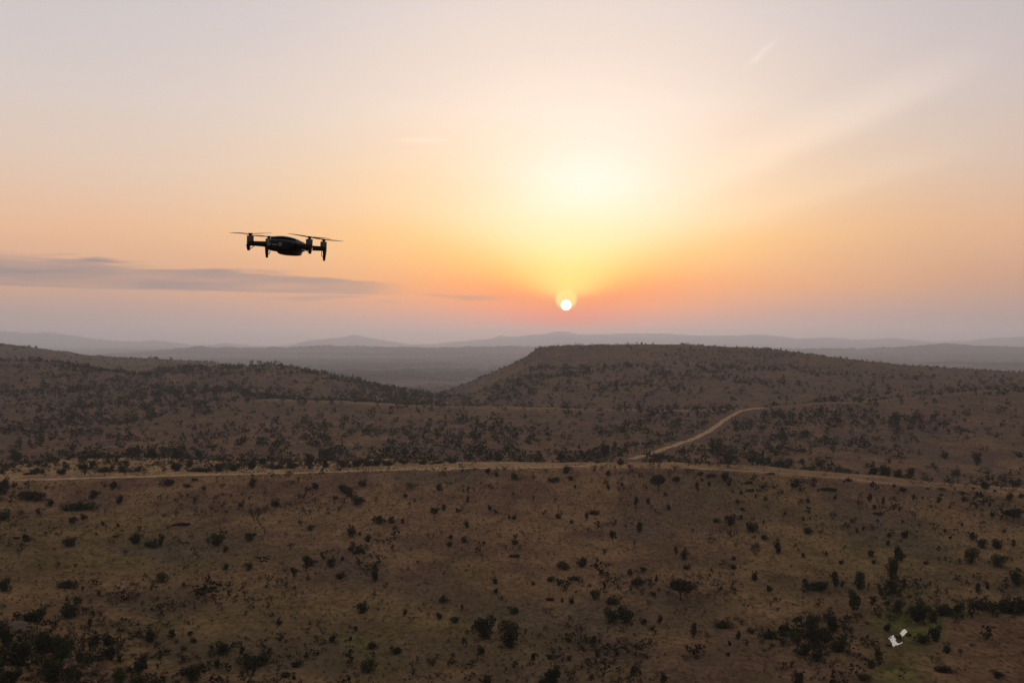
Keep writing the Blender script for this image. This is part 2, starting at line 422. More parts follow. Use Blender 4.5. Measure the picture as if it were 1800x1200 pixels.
    nzz = nt.nodes.new('ShaderNodeTexNoise'); nt.links.new(mpz.outputs[0], nzz.inputs['Vector']); nzz.inputs['Scale'].default_value = 1; nzz.inputs['Detail'].default_value = 4
    wood = (wood + Ex(nt, nzz.outputs[0]).step(.44, .60)*.8).mn(1.0)
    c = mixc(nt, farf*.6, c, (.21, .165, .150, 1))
    c = mixc(nt, farf*wood*.72, c, (.030, .036, .026, 1))
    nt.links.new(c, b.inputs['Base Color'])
    b.inputs['Roughness'].default_value = 1; b.inputs['Specular IOR Level'].default_value = 0
    bp = nt.nodes.new('ShaderNodeBump'); bp.inputs['Distance'].default_value = .35; bp.inputs['Strength'].default_value = .8
    nt.links.new((noise(.9, 4, .65, 1, .6)+noise(4, 3)*1.5).s, bp.inputs['Height'])
    nt.links.new(bp.outputs[0], b.inputs['Normal'])
    me.materials.append(m)
    return tag(link('ground', me), 'dry savanna hills with brown grass rolling to distant plains', 'ground', kind='structure')
ground = build_terrain()

def track(name, pts, width, off, label, mat, dmins=None):
    """dirt track laid on the ground through photo points"""
    P = [hit(a, b_, dmins or 100) for a, b_ in pts]
    n = 400; t = np.linspace(0, len(P)-1, n)
    A = np.array([[p.x, p.y] for p in P]); k = np.arange(len(P))
    # catmull-rom
    def cr(c):
        q = np.concatenate([[2*A[0, c]-A[1, c]], A[:, c], [2*A[-1, c]-A[-2, c]]])
        i = np.clip(t.astype(int), 0, len(P)-2); u = t-i
        p0, p1, p2, p3 = q[i], q[i+1], q[i+2], q[i+3]
        return .5*((2*p1)+(-p0+p2)*u+(2*p0-5*p1+4*p2-p3)*u*u+(-p0+3*p1-3*p2+p3)*u**3)
    x, y = cr(0), cr(1)
    tx, ty = np.gradient(x), np.gradient(y); l = np.hypot(tx, ty); nx, ny = -ty/l, tx/l
    # even spacing along its length
    offs = np.linspace(-.5, .5, 7); V = []
    for j, o in enumerate(offs):
        wv = width*(1 + .18*fbm(x+j*3, y, 6, 2, 90+j))*o
        xx, yy = x+nx*wv, y+ny*wv
        zz = height(xx, yy)+off - (0.55 if j in (0, 6) else 0) - (.05 if j in (2, 4) else 0)
        V.append(np.stack([xx, yy, zz], 1))
    V = np.stack(V, 1).reshape(-1, 3); idx = np.arange(n*7).reshape(n, 7)
    f = np.stack([idx[:-1, :-1], idx[:-1, 1:], idx[1:, 1:], idx[1:, :-1]], -1).reshape(-1, 4)
    o = link(name, mesh_np(name, V, f, mat, True)); tag(o, label, 'dirt road', kind='structure'); return o
mroad, ntr, br = new_mat('road_dust')
_n = ntr.nodes.new('ShaderNodeTexNoise'); _n.inputs['Scale'].default_value = .35; _n.inputs['Detail'].default_value = 5
_t = ntr.nodes.new('ShaderNodeTexCoord'); ntr.links.new(_t.outputs['Object'], _n.inputs['Vector'])
ntr.links.new(mixc(ntr, Ex(ntr, _n.outputs[0]).step(.3, .7), (.27, .175, .10, 1), (.41, .28, .175, 1)), br.inputs['Base Color'])
br.inputs['Roughness'].default_value = 1; br.inputs['Specular IOR Level'].default_value = 0
track('dirt_road', [(-60,848),(20,844),(110,842),(200,839),(300,836),(400,834),(500,832),(600,829),(700,826),(800,823.5),(900,822),(985,820.5),(1040,818)],
      3.6, .16, 'pale dirt road running along the near grassy ridge', mroad)
track('dirt_road', [(1108,808),(1150,795),(1195,779),(1235,763),(1262,747),(1282,733),(1300,723),(1318,719),(1342,717)],
      5.2, .35, 'dirt road climbing the second ridge towards the right', mroad, 500)
track('dirt_road', [(1225,824),(1290,826.5),(1339,829),(1402,834),(1486,841),(1570,850)],
      1.5, .12, 'faint dirt track on the ridge right of the junction', mroad)

# pond
def build_pond():
    bm = bmesh.new()
    for pts in ([(1561,1121),(1564,1118.5),(1566,1117),(1568,1117.5),(1570,1115),(1571.5,1117),(1572,1120),(1575,1122),(1574,1124),(1576,1128),(1579,1130),(1583,1129),(1585,1127),(1586.5,1128),(1585,1130.5),
                 (1580,1132),(1578,1133.5),(1575,1133),(1572,1135),(1570,1136),(1568,1133),(1568.5,1130),(1566,1127),(1565,1124.5)],
                [(1581.5,1112),(1584,1110),(1586,1107),(1589,1105),(1592,1105.5),(1593,1107.5),(1595,1109),(1594,1111.5),(1591,1113),(1590,1115.5),(1587.5,1117),(1585,1118),(1585,1115.5),(1583,1114)]):
        vs = []
        for a, b_ in pts:
            D = (CZ-POND_Z)*F/(b_-600); vs.append(bm.verts.new(((a-900)/F*D, D, POND_Z)))
        f = bm.faces.new(vs); f.normal_update()
        if f.normal.z < 0: f.normal_flip()
    bmesh.ops.triangulate(bm, faces=bm.faces[:])
    me = bpy.data.meshes.new('pond'); bm.to_mesh(me); bm.free()
    m, nt, b = new_mat('pond_water')
    b.inputs['Base Color'].default_value = (.56, .55, .54, 1); b.inputs['Metallic'].default_value = .9; b.inputs['Roughness'].default_value = .12
    n = nt.nodes.new('ShaderNodeTexNoise'); n.inputs['Scale'].default_value = 3
    bp = nt.nodes.new('ShaderNodeBump'); bp.inputs['Distance'].default_value = .01; nt.links.new(n.outputs[0], bp.inputs['Height']); nt.links.new(bp.outputs[0], b.inputs['Normal'])
    me.materials.append(m)
    return tag(link('water', me), 'small bright pond reflecting the evening sky', 'pond', kind='structure')
build_pond()
# ------------------------------------------------------------------ plants
def foliage_mat(name, c1, c2, rough=.75):
    m, nt, b = new_mat(name)
    oi = nt.nodes.new('ShaderNodeObjectInfo')
    at = nt.nodes.new('ShaderNodeAttribute'); at.attribute_name = 'tone'
    n = nt.nodes.new('ShaderNodeTexNoise'); n.inputs['Scale'].default_value = 2.2
    tc = nt.nodes.new('ShaderNodeTexCoord'); nt.links.new(tc.outputs['Object'], n.inputs['Vector'])
    f = Ex(nt, at.outputs['Fac'])*.6 + Ex(nt, oi.outputs['Random'])*.35 + (Ex(nt, n.outputs[0])-.5)*.5
    nt.links.new(mixc(nt, f.mx(0.0).mn(1.0), c1, c2), b.inputs['Base Color'])
    b.inputs['Roughness'].default_value = rough; b.inputs['Specular IOR Level'].default_value = .03
    return m
M_LEAF = foliage_mat('dark_leaves', (.009, .012, .005, 1), (.028, .030, .010, 1))
M_GREEN = foliage_mat('green_leaves', (.018, .025, .008, 1), (.048, .052, .015, 1))
M_DRY = foliage_mat('dry_twigs', (.022, .017, .013, 1), (.052, .040, .030, 1))
M_SCRUB = foliage_mat('scrub_leaves', (.010, .011, .005, 1), (.036, .027, .014, 1))
M_BARK = plain('bark', (.055, .042, .032, 1), .9, spec=.1, scale=6)
M_ROCK = plain('boulder_stone', (.105, .078, .060, 1), 1.0, spec=.1, scale=1.2, var=.25)

def leaf_cloud(rng, lobes, n, size, flat=0.0):
    """quads on and inside a set of ellipsoids (cx,cy,cz,rx,ry,rz); returns V (4n,3), tone (4n)"""
    lob = np.array(lobes); vol = (lob[:, 3]*lob[:, 4]*lob[:, 5])**(2/3)
    k = rng.choice(len(lob), n, p=vol/vol.sum())
    d = rng.normal(size=(n, 3)); d /= np.linalg.norm(d, axis=1)[:, None]
    r = 1 - np.abs(rng.normal(0, .2, n)); r = np.clip(r + rng.normal(0, .10, n), .15, 1.3)
    P = lob[k, :3] + d*r[:, None]*lob[k, 3:6]
    P[:, 2] = np.maximum(P[:, 2], .02)
    nrm = d*.6 + rng.normal(size=(n, 3))*.7; nrm /= np.linalg.norm(nrm, axis=1)[:, None]
    a = np.cross(nrm, rng.normal(size=(n, 3))); a /= np.linalg.norm(a, axis=1)[:, None]
    b = np.cross(nrm, a); s = (size*rng.uniform(.55, 1.35, n))[:, None]
    V = np.stack([P-a*s, P-b*s*.62, P+a*s, P+b*s*.62], 1).reshape(-1, 3)
    tone = np.repeat(np.clip(rng.uniform(0, 1, len(lob))[k]*.7+rng.uniform(0, .4, n), 0, 1), 4)
    return V, tone

def quads(n): return np.arange(4*n).reshape(n, 4)

def lobes_bush(rng, kind):
    out = []
    if kind == 'round':
        n = 7
        for i in range(n):
            a = rng.uniform(0, 6.28); q = rng.uniform(.05, .36)
            s = rng.uniform(.10, .24)
            out.append((q*math.cos(a), q*math.sin(a), rng.uniform(.26, .76), s, s, s*1.15))
        out.append((rng.uniform(-.1, .1), rng.uniform(-.1, .1), .38, .27, .27, .36))
    elif kind == 'flat':
        for i in range(8):
            x = rng.uniform(-.36, .36); s = rng.uniform(.13, .22)
            out.append((x, rng.uniform(-.15, .15), rng.uniform(.3, .62)*(1-.7*abs(x)), s, s*.9, s*1.7))
        out.append((0, 0, .35, .36, .25, .33))
    elif kind == 'tall':
        for i in range(8):
            z = rng.uniform(.14, .88); a = rng.uniform(0, 6.28); s = rng.uniform(.2, .32)*(1.1-.5*abs(z-.5))
            out.append((.16*math.cos(a), .16*math.sin(a), z, s, s, .14))
        out.append((0, 0, .5, .3, .3, .42))
    elif kind == 'crown':         # unit crown of a tree, umbrella-like
        for i in range(9):
            a = rng.uniform(0, 6.28); q = rng.uniform(.1, .33); s = rng.uniform(.13, .22)
            out.append((q*math.cos(a), q*math.sin(a), rng.uniform(.5, .84)-.35*q, s, s, s*.75))
        out.append((0, 0, .62, .30, .30, .22))
    return out

def tube(pts, rads, sides=5):
    V = []; Fc = []
    pts = [Vector(p) for p in pts]
    for i, (p, r) in enumerate(zip(pts, rads)):
        d = (pts[min(i+1, len(pts)-1)]-pts[max(i-1, 0)]).normalized()
        q = d.to_track_quat('Z', 'Y')
        for k in range(sides):
            a = 6.2832*k/sides; V.append(p+q @ Vector((r*math.cos(a), r*math.sin(a), 0)))
    for i in range(len(pts)-1):
        for k in range(sides):
            Fc.append((i*sides+k, i*sides+(k+1) % sides, (i+1)*sides+(k+1) % sides, (i+1)*sides+k))
    return [tuple(v) for v in V], Fc

def join(tubes):
    V = []; Fc = []
    for v, f in tubes:
        o = len(V); V += v; Fc += [tuple(i+o for i in q) for q in f]
    return V, Fc

def crown_mesh(seed, kind, mat, n=900, size=.045):
    rng = np.random.default_rng(seed); V, t = leaf_cloud(rng, lobes_bush(rng, kind), n, size)
    return mesh_np('crown', V, quads(n), mat, False, dict(tone=t))
def stems_mesh(seed, kind):
    rng = random.Random(seed); T = []
    if kind == 'crown':
        T.append(tube([(0, 0, -.15), (.015, 0, .12), (.0, .01, .30)], [.045, .032, .028], 7))
        for i in range(6):
            a = i*1.05+rng.uniform(-.3, .3); q = rng.uniform(.18, .34)
            T.append(tube([(0, .01, .26+.02*i), (q*.5*math.cos(a), q*.5*math.sin(a), .42+rng.uniform(0, .06)), (q*math.cos(a), q*math.sin(a), .66)], [.024, .016, .006]))
    else:
        for i in range(6):
            a = i*1.05+rng.uniform(-.4, .4); q = rng.uniform(.08, .26)
            T.append(tube([(.02*math.cos(a), .02*math.sin(a), -.2), (q*.5*math.cos(a), q*.5*math.sin(a), .28), (q*math.cos(a), q*math.sin(a), rng.uniform(.5, .8))], [.03, .02, .006]))
    V, f = join(T)
    return mesh_np('stem', V, f, M_BARK, True)
def twigs_mesh(seed, tall=False):
    rng = random.Random(seed); T = []
    def grow(p, d, l, r, lev):
        q = p + d*l; m = (p+q)/2 + Vector((rng.uniform(-.03, .03), rng.uniform(-.03, .03), 0))
        T.append(tube([p, m, q], [r, r*.8, r*.5], 4 if lev else 5))
        if lev < 4:
            for _ in range(3 if lev < 3 else 2):
                dd = (d + Vector((rng.uniform(-.8, .8), rng.uniform(-.8, .8), rng.uniform(-.15, .45)))).normalized()
                grow(q if _ else m, dd, l*rng.uniform(.58, .78), r*.6, lev+1)
    for i in range(2 if tall else 4):
        a = i*1.7+rng.uniform(-.4, .4)
        grow(Vector((.03*math.cos(a), .03*math.sin(a), -.08)), Vector((.45*math.cos(a), .45*math.sin(a), 1.1)).normalized(), .30, .018, 0)
    V, f = join(T); V = np.array(V)
    V[:, :2] *= 1.0/max(.3, (V[:, :2].max()-V[:, :2].min())); V[:, 2] *= 1.0/V[:, 2].max()
    return mesh_np('branches', V, f, M_DRY, True), V
def dry_crown(seed, V, n=420):
    rng = np.random.default_rng(seed); top = V[V[:, 2] > .45]
    P = top[rng.integers(0, len(top), n)] + rng.normal(0, .03, (n, 3))
    a = rng.normal(size=(n, 3)); a /= np.linalg.norm(a, axis=1)[:, None]; b = np.cross(a, rng.normal(size=(n, 3))); b /= np.linalg.norm(b, axis=1)[:, None]
    s = .030
    Q = np.stack([P-a*s, P-b*s*.4, P+a*s, P+b*s*.4], 1).reshape(-1, 3)
    return mesh_np('crown', Q, quads(n), M_DRY, False, dict(tone=np.repeat(rng.uniform(0, 1, n), 4)))

PROTO = {}
for kind, seeds in (('round', range(6)), ('flat', range(10, 14)), ('tall', range(20, 24)), ('crown', range(30, 34))):
    PROTO[kind] = [(crown_mesh(s, kind, M_LEAF, 1000 if kind != 'tall' else 800), stems_mesh(s, kind)) for s in seeds]
PROTO['green'] = [(crown_mesh(40+s, 'round', M_GREEN), stems_mesh(40+s, 'round')) for s in range(3)]
PROTO['dead'] = []
for s in range(4):
    _m, _V = twigs_mesh(60+s, s % 2); PROTO['dead'].append((dry_crown(60+s, _V), _m))

# every plant that can be told apart: photo x, photo y of its foot, width, height (photo pixels), kind
PL = '''8 869 26 32 r;53 878 58 20 f;89 890 15 14 r;140 895 64 15 f;164 875 24 14 r;209 885 13 17 r;67 905 8 13 t;6 914 24 20 r;129 920 18 13 r;147 913 13 11 r
48 951 20 13 r;122 960 28 18 r;238 955 27 19 r;268 961 34 13 f;283 960 11 24 t;379 958 28 24 r;34 976 18 14 d;221 975 13 10 d;296 853 28 13 r;199 858 16 14 r;184 857 14 7 d
330 857 17 8 f;358 861 9 8 r;110 833 24 11 r;66 831 28 9 f;48 834 14 5 f;148 825 24 12 r;149 807 14 8 r;163 822 13 14 r;185 829 28 10 f;214 829 24 12 r;241 828 13 10 r;204 812 11 7 r
308 827 26 16 r;335 820 11 13 t;387 828 28 16 r;352 828 40 8 f;3 832 12 10 r;343 845 11 6 f;391 858 16 9 d;308 912 9 16 d;372 905 9 18 d;318 923 30 6 f;139 871 12 10 d;180 923 7 8 r;208 926 9 7 r
197 960 8 12 d;327 963 14 13 d;396 969 14 9 r;203 944 11 5 f;28 947 14 5 f;443 854 21 14 r;553 859 17 11 r;609 866 30 16 r;614 873 13 12 r;628 887 30 17 r;638 854 17 13 r;771 863 12 13 r;729 859 38 11 D
513 852 20 9 d;485 890 18 15 r;449 915 32 26 k;467 901 13 13 d;424 891 11 10 r;589 877 11 8 r;547 932 15 10 g;543 905 24 14 d;441 949 27 14 r;668 921 22 17 r;687 919 14 12 r;708 920 7 10 t;619 944 16 18 r
648 952 14 15 r;632 941 7 8 r;634 973 20 18 r;620 970 8 20 t;545 994 30 18 r;580 996 21 15 r;602 985 8 8 r;765 902 18 11 r;780 897 8 13 t;756 948 18 11 d;793 947 12 9 r;791 960 15 9 r;713 875 8 8 r
661 888 7 14 d;659 1000 13 9 r;531 925 16 12 d;467 941 7 13 d;511 965 20 12 d;697 843 16 6 d;410 827 22 15 r;442 825 16 18 r;462 815 20 10 r;487 824 20 9 f;513 823 24 14 r;545 822 14 26 t;571 822 14 14 r
602 821 22 14 r;629 820 22 13 r;647 819 16 11 r;663 818 14 15 r;681 818 18 9 f;709 815 12 10 r;742 816 14 8 r;769 815 18 7 f;598 827 8 5 r;858 832 16 10 r;873 838 11 9 r;905 843 15 12 r;937 843 14 10 d
973 847 20 11 f;1004 844 13 8 r;995 831 20 13 r;1050 826 34 11 D;1069 835 13 9 r;1090 817 14 12 r;1111 827 20 12 d;1158 863 29 30 T;1189 852 17 15 T;1176 842 10 18 d;1161 821 26 28 k;1184 829 18 12 d
1118 890 9 18 t;1139 887 10 14 t;1170 873 6 9 r;1176 896 10 9 r;1124 934 11 20 t;1077 953 17 21 P;1045 904 20 9 f;1031 913 8 15 t;982 911 12 12 r;1004 920 9 8 r;860 897 10 10 r;872 902 8 7 r;904 913 8 9 r
895 912 6 8 r;936 882 8 12 d;822 884 9 13 g;821 928 12 13 r;904 957 14 10 r;1022 996 24 19 r;989 1000 24 18 g;904 979 18 7 f;1188 974 8 14 t;1011 858 5 7 t;1069 861 7 11 t;1094 855 6 8 r;902 873 9 10 d
974 882 9 8 d;1089 868 18 13 d;805 900 10 8 r;1113 965 9 18 d;815 953 14 11 r;960 832 9 9 d;1283 923 24 20 r;1321 934 25 20 r;1260 918 14 9 f;1303 913 6 9 t;1328 975 21 25 D;1368 973 16 25 r;1419 938 20 13 r
1442 940 14 9 d;1343 948 13 8 r;1204 983 16 22 r;1464 913 15 15 d;1405 891 14 16 d;1298 885 11 8 r;1345 880 9 8 r;1305 897 11 6 f;1380 906 6 8 r;1468 878 8 9 r;1282 855 9 13 r;1274 846 17 16 r;1250 839 17 9 f
1211 831 20 9 D;1230 836 14 8 r;1246 855 9 9 r;1226 862 8 14 t;1234 846 6 6 r;1316 851 15 7 f;1318 864 14 7 f;1302 868 8 7 r;1340 861 5 9 t;1328 877 4 9 t;1361 858 7 6 r;1370 871 14 10 d;1396 857 18 17 r
1407 863 5 9 t;1431 850 18 11 D;1456 862 28 7 f;1438 864 5 6 r;1492 846 16 7 r;1354 834 18 5 f;1421 884 10 8 r;1412 915 7 8 r;1424 913 5 5 r;1411 980 8 10 r;1453 975 8 7 r;1479 992 12 8 r;1290 984 11 8 r
1290 1000 18 8 r;1208 1000 16 9 r;1215 937 14 8 d;1250 956 12 7 d;1781 918 34 25 T;1725 962 22 16 r;1753 964 20 20 r;1710 949 16 16 r;1781 960 8 15 t;1592 945 20 14 r;1562 944 13 9 r;1561 958 9 9 r
1582 985 24 26 r;1570 1000 24 20 r;1532 979 12 13 r;1536 991 8 9 r;1707 990 34 27 g;1757 996 36 23 g;1654 990 14 11 d;1628 992 10 7 r;1608 912 13 14 D;1581 899 5 11 t;1537 895 9 9 r;1529 881 9 17 t;1552 888 7 15 t
1511 897 17 22 d;1616 927 12 8 d;1587 919 6 6 r;1661 936 6 8 r;1696 880 16 8 f;1694 868 12 5 f;1655 861 15 5 f;1630 860 8 4 f;1650 883 11 11 r;1655 872 8 5 r;1605 876 5 7 r;1622 877 4 6 r;1637 893 4 7 t
1669 894 6 7 r;1775 880 12 18 t;1730 869 12 27 K;1733 883 6 8 r;1740 890 6 8 r;1572 857 7 7 r;1588 864 14 9 r;1532 855 13 8 r;1744 908 12 8 r;1691 924 6 6 r;1671 947 8 6 r;1795 875 12 9 r;1749 864 10 4 f
1543 905 16 7 f;1766 936 6 8 r;1717 872 8 6 r;1507 936 9 8 r;397 1002 16 11 g;437 1002 18 13 g;518 1008 16 13 r;599 1018 21 14 r;659 1022 15 28 t;677 1034 10 12 d;358 1038 24 9 f;493 1030 18 14 d;475 1058 10 12 d
637 1078 20 24 r;491 1097 13 9 r;626 1109 7 11 t;585 1128 18 13 r;615 1126 8 8 r;652 1140 24 13 r;696 1148 22 15 r;648 1182 28 34 g;335 1117 13 10 r;303 1122 12 18 t;341 1130 15 9 r;381 1180 13 22 P;338 1196 42 34 r
390 1150 34 22 r;442 1172 44 26 r;425 1148 12 14 r;465 1168 26 18 g;522 1172 22 12 f;517 1194 10 9 r;613 1196 8 12 r;503 1190 18 14 g;365 1060 16 9 d;385 1065 14 8 d;851 1122 42 42 r;893 1112 38 30 g;897 1138 36 32 r
938 1160 12 14 r;844 1151 18 17 r;778 1059 15 13 r;871 1026 14 12 r;872 1042 10 10 r;812 1074 6 12 t;712 1082 7 13 t;723 1091 16 10 d;772 1089 16 13 r;800 1094 20 11 r;903 1079 18 15 r;963 1077 26 11 D;967 1055 16 6 f
1005 1061 13 14 r;988 1058 7 9 r;983 1029 11 13 r;968 1022 18 9 g;937 1029 9 7 r;1010 1020 24 9 f;1063 1035 7 16 t;1046 1054 22 18 g;1078 1062 26 16 r;1075 1096 32 28 r;1102 1093 34 32 r;998 1092 18 11 d
1018 1117 24 20 D;1042 1130 16 14 r;1050 1155 12 14 r;1000 1160 10 10 r;1033 1168 24 12 d;1085 1153 9 9 r;974 1203 44 34 r;955 1207 26 14 r;966 1158 16 9 g;760 1170 34 14 D;1197 1056 46 40 T;1108 1011 13 12 r
1131 1007 12 12 r;1154 1023 6 14 t;1122 1027 34 12 f;1327 1020 14 19 r;1351 1041 13 13 r;1369 1056 18 8 d;1354 1068 8 12 d;1312 1068 14 8 D;1251 1004 5 8 t;1430 1038 36 21 f;1447 1035 18 16 r;1414 1024 10 10 r
1468 1033 14 32 t;1480 1030 10 10 r;1500 1072 30 36 r;1147 1047 14 9 r;1140 1065 10 8 d;1131 1097 13 13 r;1160 1096 10 18 t;1147 1107 8 9 r;1219 1120 12 25 t;1272 1103 32 14 f;1305 1098 26 10 D;1298 1124 9 19 t
1282 1135 9 9 r;1280 1153 9 9 r;1229 1138 8 7 r;1380 1118 24 26 r;1355 1122 34 18 f;1319 1113 14 14 g;1396 1130 26 20 g;1408 1150 34 22 r;1404 1092 16 12 r;1430 1112 34 34 g;1432 1132 36 28 r;1464 1110 30 34 r
1482 1118 30 20 D;1478 1145 34 24 r;1436 1162 20 18 r;1402 1204 22 30 r;1113 1186 18 16 r;1166 1198 16 15 r;1203 1160 16 10 D;1371 1182 16 10 d;1510 1036 20 37 t;1571 1020 22 34 r;1570 1037 20 22 r;1588 1037 9 19 t
1536 1060 11 14 r;1578 1076 16 24 t;1560 1063 12 10 r;1614 1090 44 34 r;1660 1082 32 22 f;1687 1078 22 20 r;1640 1094 16 22 r;1643 1126 24 28 r;1620 1130 28 18 r;1560 1109 17 14 r;1544 1153 17 18 r;1665 1148 15 20 r
1688 1150 14 12 d;1502 1158 18 14 D;1520 1140 16 12 d;1661 1181 36 12 f;1640 1166 24 12 D;1518 1196 30 12 g;1532 1175 16 20 g;1719 1040 12 18 t;1736 1035 9 12 r;1725 1070 40 20 f;1765 1075 40 24 r;1795 1075 30 28 r
1787 1030 26 30 r;1754 1192 22 14 r;1582 1124 7 7 g;1577 1122 6 5 g;1563 1136 12 6 g;1597 1118 10 8 g;120 1033 38 16 f;6 1039 26 22 r;125 1086 34 36 r;65 1092 50 24 r;158 1100 10 15 t;262 1128 27 25 r;75 1150 50 46 r;110 1160 44 40 g;28 1168 54 46 r;8 1135 30 34 r;92 1196 48 38 r
20 1206 44 34 r;163 1135 22 18 r;190 1135 22 18 r;142 1168 26 26 g;195 1160 32 26 r;210 1198 36 30 g;245 1182 28 36 r;241 1207 30 18 r;272 1212 26 18 r;173 1047 9 9 r;202 1066 14 8 d;100 1098 8 20 d;285 1022 30 16 g;99 1000 14 14 d
575 808 34 24 r;712 801 18 20 r;1324 812 20 12 r;1282 816 26 18 r;1440 821 20 18 r;1411 815 14 10 r;1251 796 13 9 r;1381 822 26 17 r;1535 838 20 18 r;1558 840 24 24 r;1578 842 18 17 r;1599 843 17 20 t;268 805 22 24 r
28 812 28 24 r;310 806 22 16 r;236 800 26 20 f;350 803 18 16 r;1064 804 18 26 r;985 806 14 14 r;845 800 20 12 r;875 806 18 14 r;1163 806 12 10 r;1718 818 16 24 t;1660 805 14 14 r;1785 855 22 14 r'''
LAND = [('the bright pond', 1578, 1120), ('the big clump at bottom middle', 875, 1110), ('the large umbrella tree', 1197, 1035),
        ('the round tree under the road', 1158, 848), ('the wide dark tree at right edge', 1781, 906), ('the boulders at bottom left', 60, 1120),
        ('the two matching round bushes', 1302, 918), ('the long low bush at left', 140, 889), ('the pear-shaped tree mid-slope', 1077, 943),
        ('the twin bush left of centre', 677, 913), ('the tall narrow bush above bottom centre', 659, 1008), ('the tallest bush behind the road', 545, 810),
        ('the foot of the far road', 1108, 808), ('the leafy row behind the right ridge', 1560, 830), ('the stacked tall bushes above the pond', 1575, 1015),
        ('the round bush on the left slope', 379, 948), ('the wide thicket left of the pond', 1440, 1110), ('the far left road end', 20, 842),
        ('the pale bare patch at bottom left', 300, 1160), ('the track at the right ridge', 1500, 842), ('the leafless tree below the road', 449, 902),
        ('the round bush at centre right', 1022, 988), ('the clump right of bottom centre', 1088, 1078), ('the lone oval bush at right', 1368, 962)]
ORD = ['nearest', 'second nearest', 'third nearest', 'fourth nearest', 'fifth nearest', 'sixth nearest', 'seventh nearest', 'eighth nearest', 'ninth nearest', 'tenth nearest', 'eleventh nearest', 'twelfth nearest']
DIRS = ['right of', 'above right of', 'above', 'above left of', 'left of', 'below left of', 'below', 'below right of']
SPECIAL = {(1197,1056): 'largest umbrella tree standing alone right of the middle foreground', (1158,863): 'dark round tree with visible trunk just under the ridge road',
           (1781,918): 'wide dark flat-crowned tree near the right edge', (1161,821): 'thin sparse tree standing on the ridge where the far road starts',
           (449,915): 'leafless spreading tree on the slope below the dirt road', (1077,953): 'pear-shaped leafy tree alone on the middle slope',
           (381,1180): 'small mop-headed tree with thin trunk at bottom left', (545,822): 'tallest upright bush in the row behind the dirt road',
           (659,1022): 'tall narrow dark bush on the middle foreground slope', (140,895): 'longest low spreading bush on the left slope below the road',
           (53,878): 'wide low bush beside the large bush at the left edge', (1189,852): 'smaller round-topped tree right of the dark tree under the road',
           (1730,869): 'slim tree crossing the right end of the ridge line'}
plants = []
for row in PL.replace('\n', ';').split(';'):
    a = row.split(); plants.append([float(v) for v in a[:4]] + [a[4]])
KIND = {'r': 'round', 'f': 'flat', 't': 'tall', 'g': 'green', 'd': 'dead', 'D': 'dead', 'T': 'crown', 'P': 'crown', 'k': 'dead', 'K': 'crown'}
rnd = random.Random(4)
rank = {}
near = []
for i, p in enumerate(plants):
    best = min(range(len(LAND)), key=lambda k: (LAND[k][1]-p[0])**2+((LAND[k][2]-p[1]+p[3]/2)*1.5)**2)
    dx, dy = p[0]-LAND[best][1], LAND[best][2]-(p[1]-p[3]/2)
    s = int(((math.degrees(math.atan2(dy, dx))+22.5) % 360)//45)
    cls = 'tree' if p[4] in 'TPkK' else ('dry' if p[4] in 'dD' else 'bush')
    near.append((best, s, cls, math.hypot(dx, dy)))
for i in range(len(plants)):
    key = near[i][:3]; rank[i] = sorted([j for j in range(len(plants)) if near[j][:3] == key], key=lambda j: near[j][3]).index(i)
KEEP = []                                                  # footprints, to keep scattered scrub off them
# foot heights, all at once
def place_plants():
    for i, (px, py, w, h, k) in enumerate(plants):
        P = hit(px, py, 440 if (py < 845 and (px, py, w, h) in FARSET) else 100)
        D = P.y; W = w*D/F; H = h*D/F*1.04
        kind = KIND[k]
        cm, sm = PROTO[kind][rnd.randrange(len(PROTO[kind]))]
        tree = k in 'TPkK'; dry = k in 'dD'
        nm = 'tree' if tree else ('dry_shrub' if dry else 'bush')
        root = bpy.data.objects.new(nm, None); COL.objects.link(root)
        root.empty_display_size = .5
        root.location = (P.x, P.y, float(height(P.x, P.y))-.04*H); root.rotation_euler = (0, 0, rnd.uniform(-.5, .5) if kind == 'flat' else rnd.uniform(0, 6.28))
        if k == 'T': W *= 1.12; H *= 1.08
        sx = W*1.08*(1.05 if kind != 'tall' else 1.2)
        root.scale = (sx, sx*(rnd.uniform(.85, 1.1) if kind != 'flat' else .9), H*1.05)
        st = bpy.data.objects.new('branches' if (dry or k == 'k') else ('trunk' if tree else 'stem'), sm); COL.objects.link(st); st.parent = root
        cr = bpy.data.objects.new('crown', cm); COL.objects.link(cr); cr.parent = root
        best, s, cls, _ = near[i]
        size = 'tiny' if w*h < 70 else ('small' if w*h < 170 else ('medium' if w*h < 480 else 'large'))
        look = {'r': 'rounded dark bush', 'f': 'low spreading bush', 't': 'upright narrow bush', 'g': 'greener leafy bush', 'd': 'bare dry shrub', 'D': 'twiggy greyish shrub',
                'T': 'round-crowned tree', 'P': 'small leafy tree', 'k': 'sparse tree', 'K': 'slim tree'}[k]
        word = {'tree': 'tree', 'dry': 'dry shrub', 'bush': 'bush'}[cls]
        lab = SPECIAL.get((int(px), int(py))) or f'{size} {look}, {ORD[min(rank[i], 11)]} {DIRS[s]} {LAND[best][0]}'
        tag(root, lab, 'tree' if tree else ('shrub' if dry else 'bush'), 'trees on the slopes' if tree else ('dry shrubs on the slopes' if dry else 'bushes on the slopes'))
        KEEP.append((P.x, P.y, W/2))
FARSET = set(tuple(p[:4]) for p in plants[-28:])
place_plants()

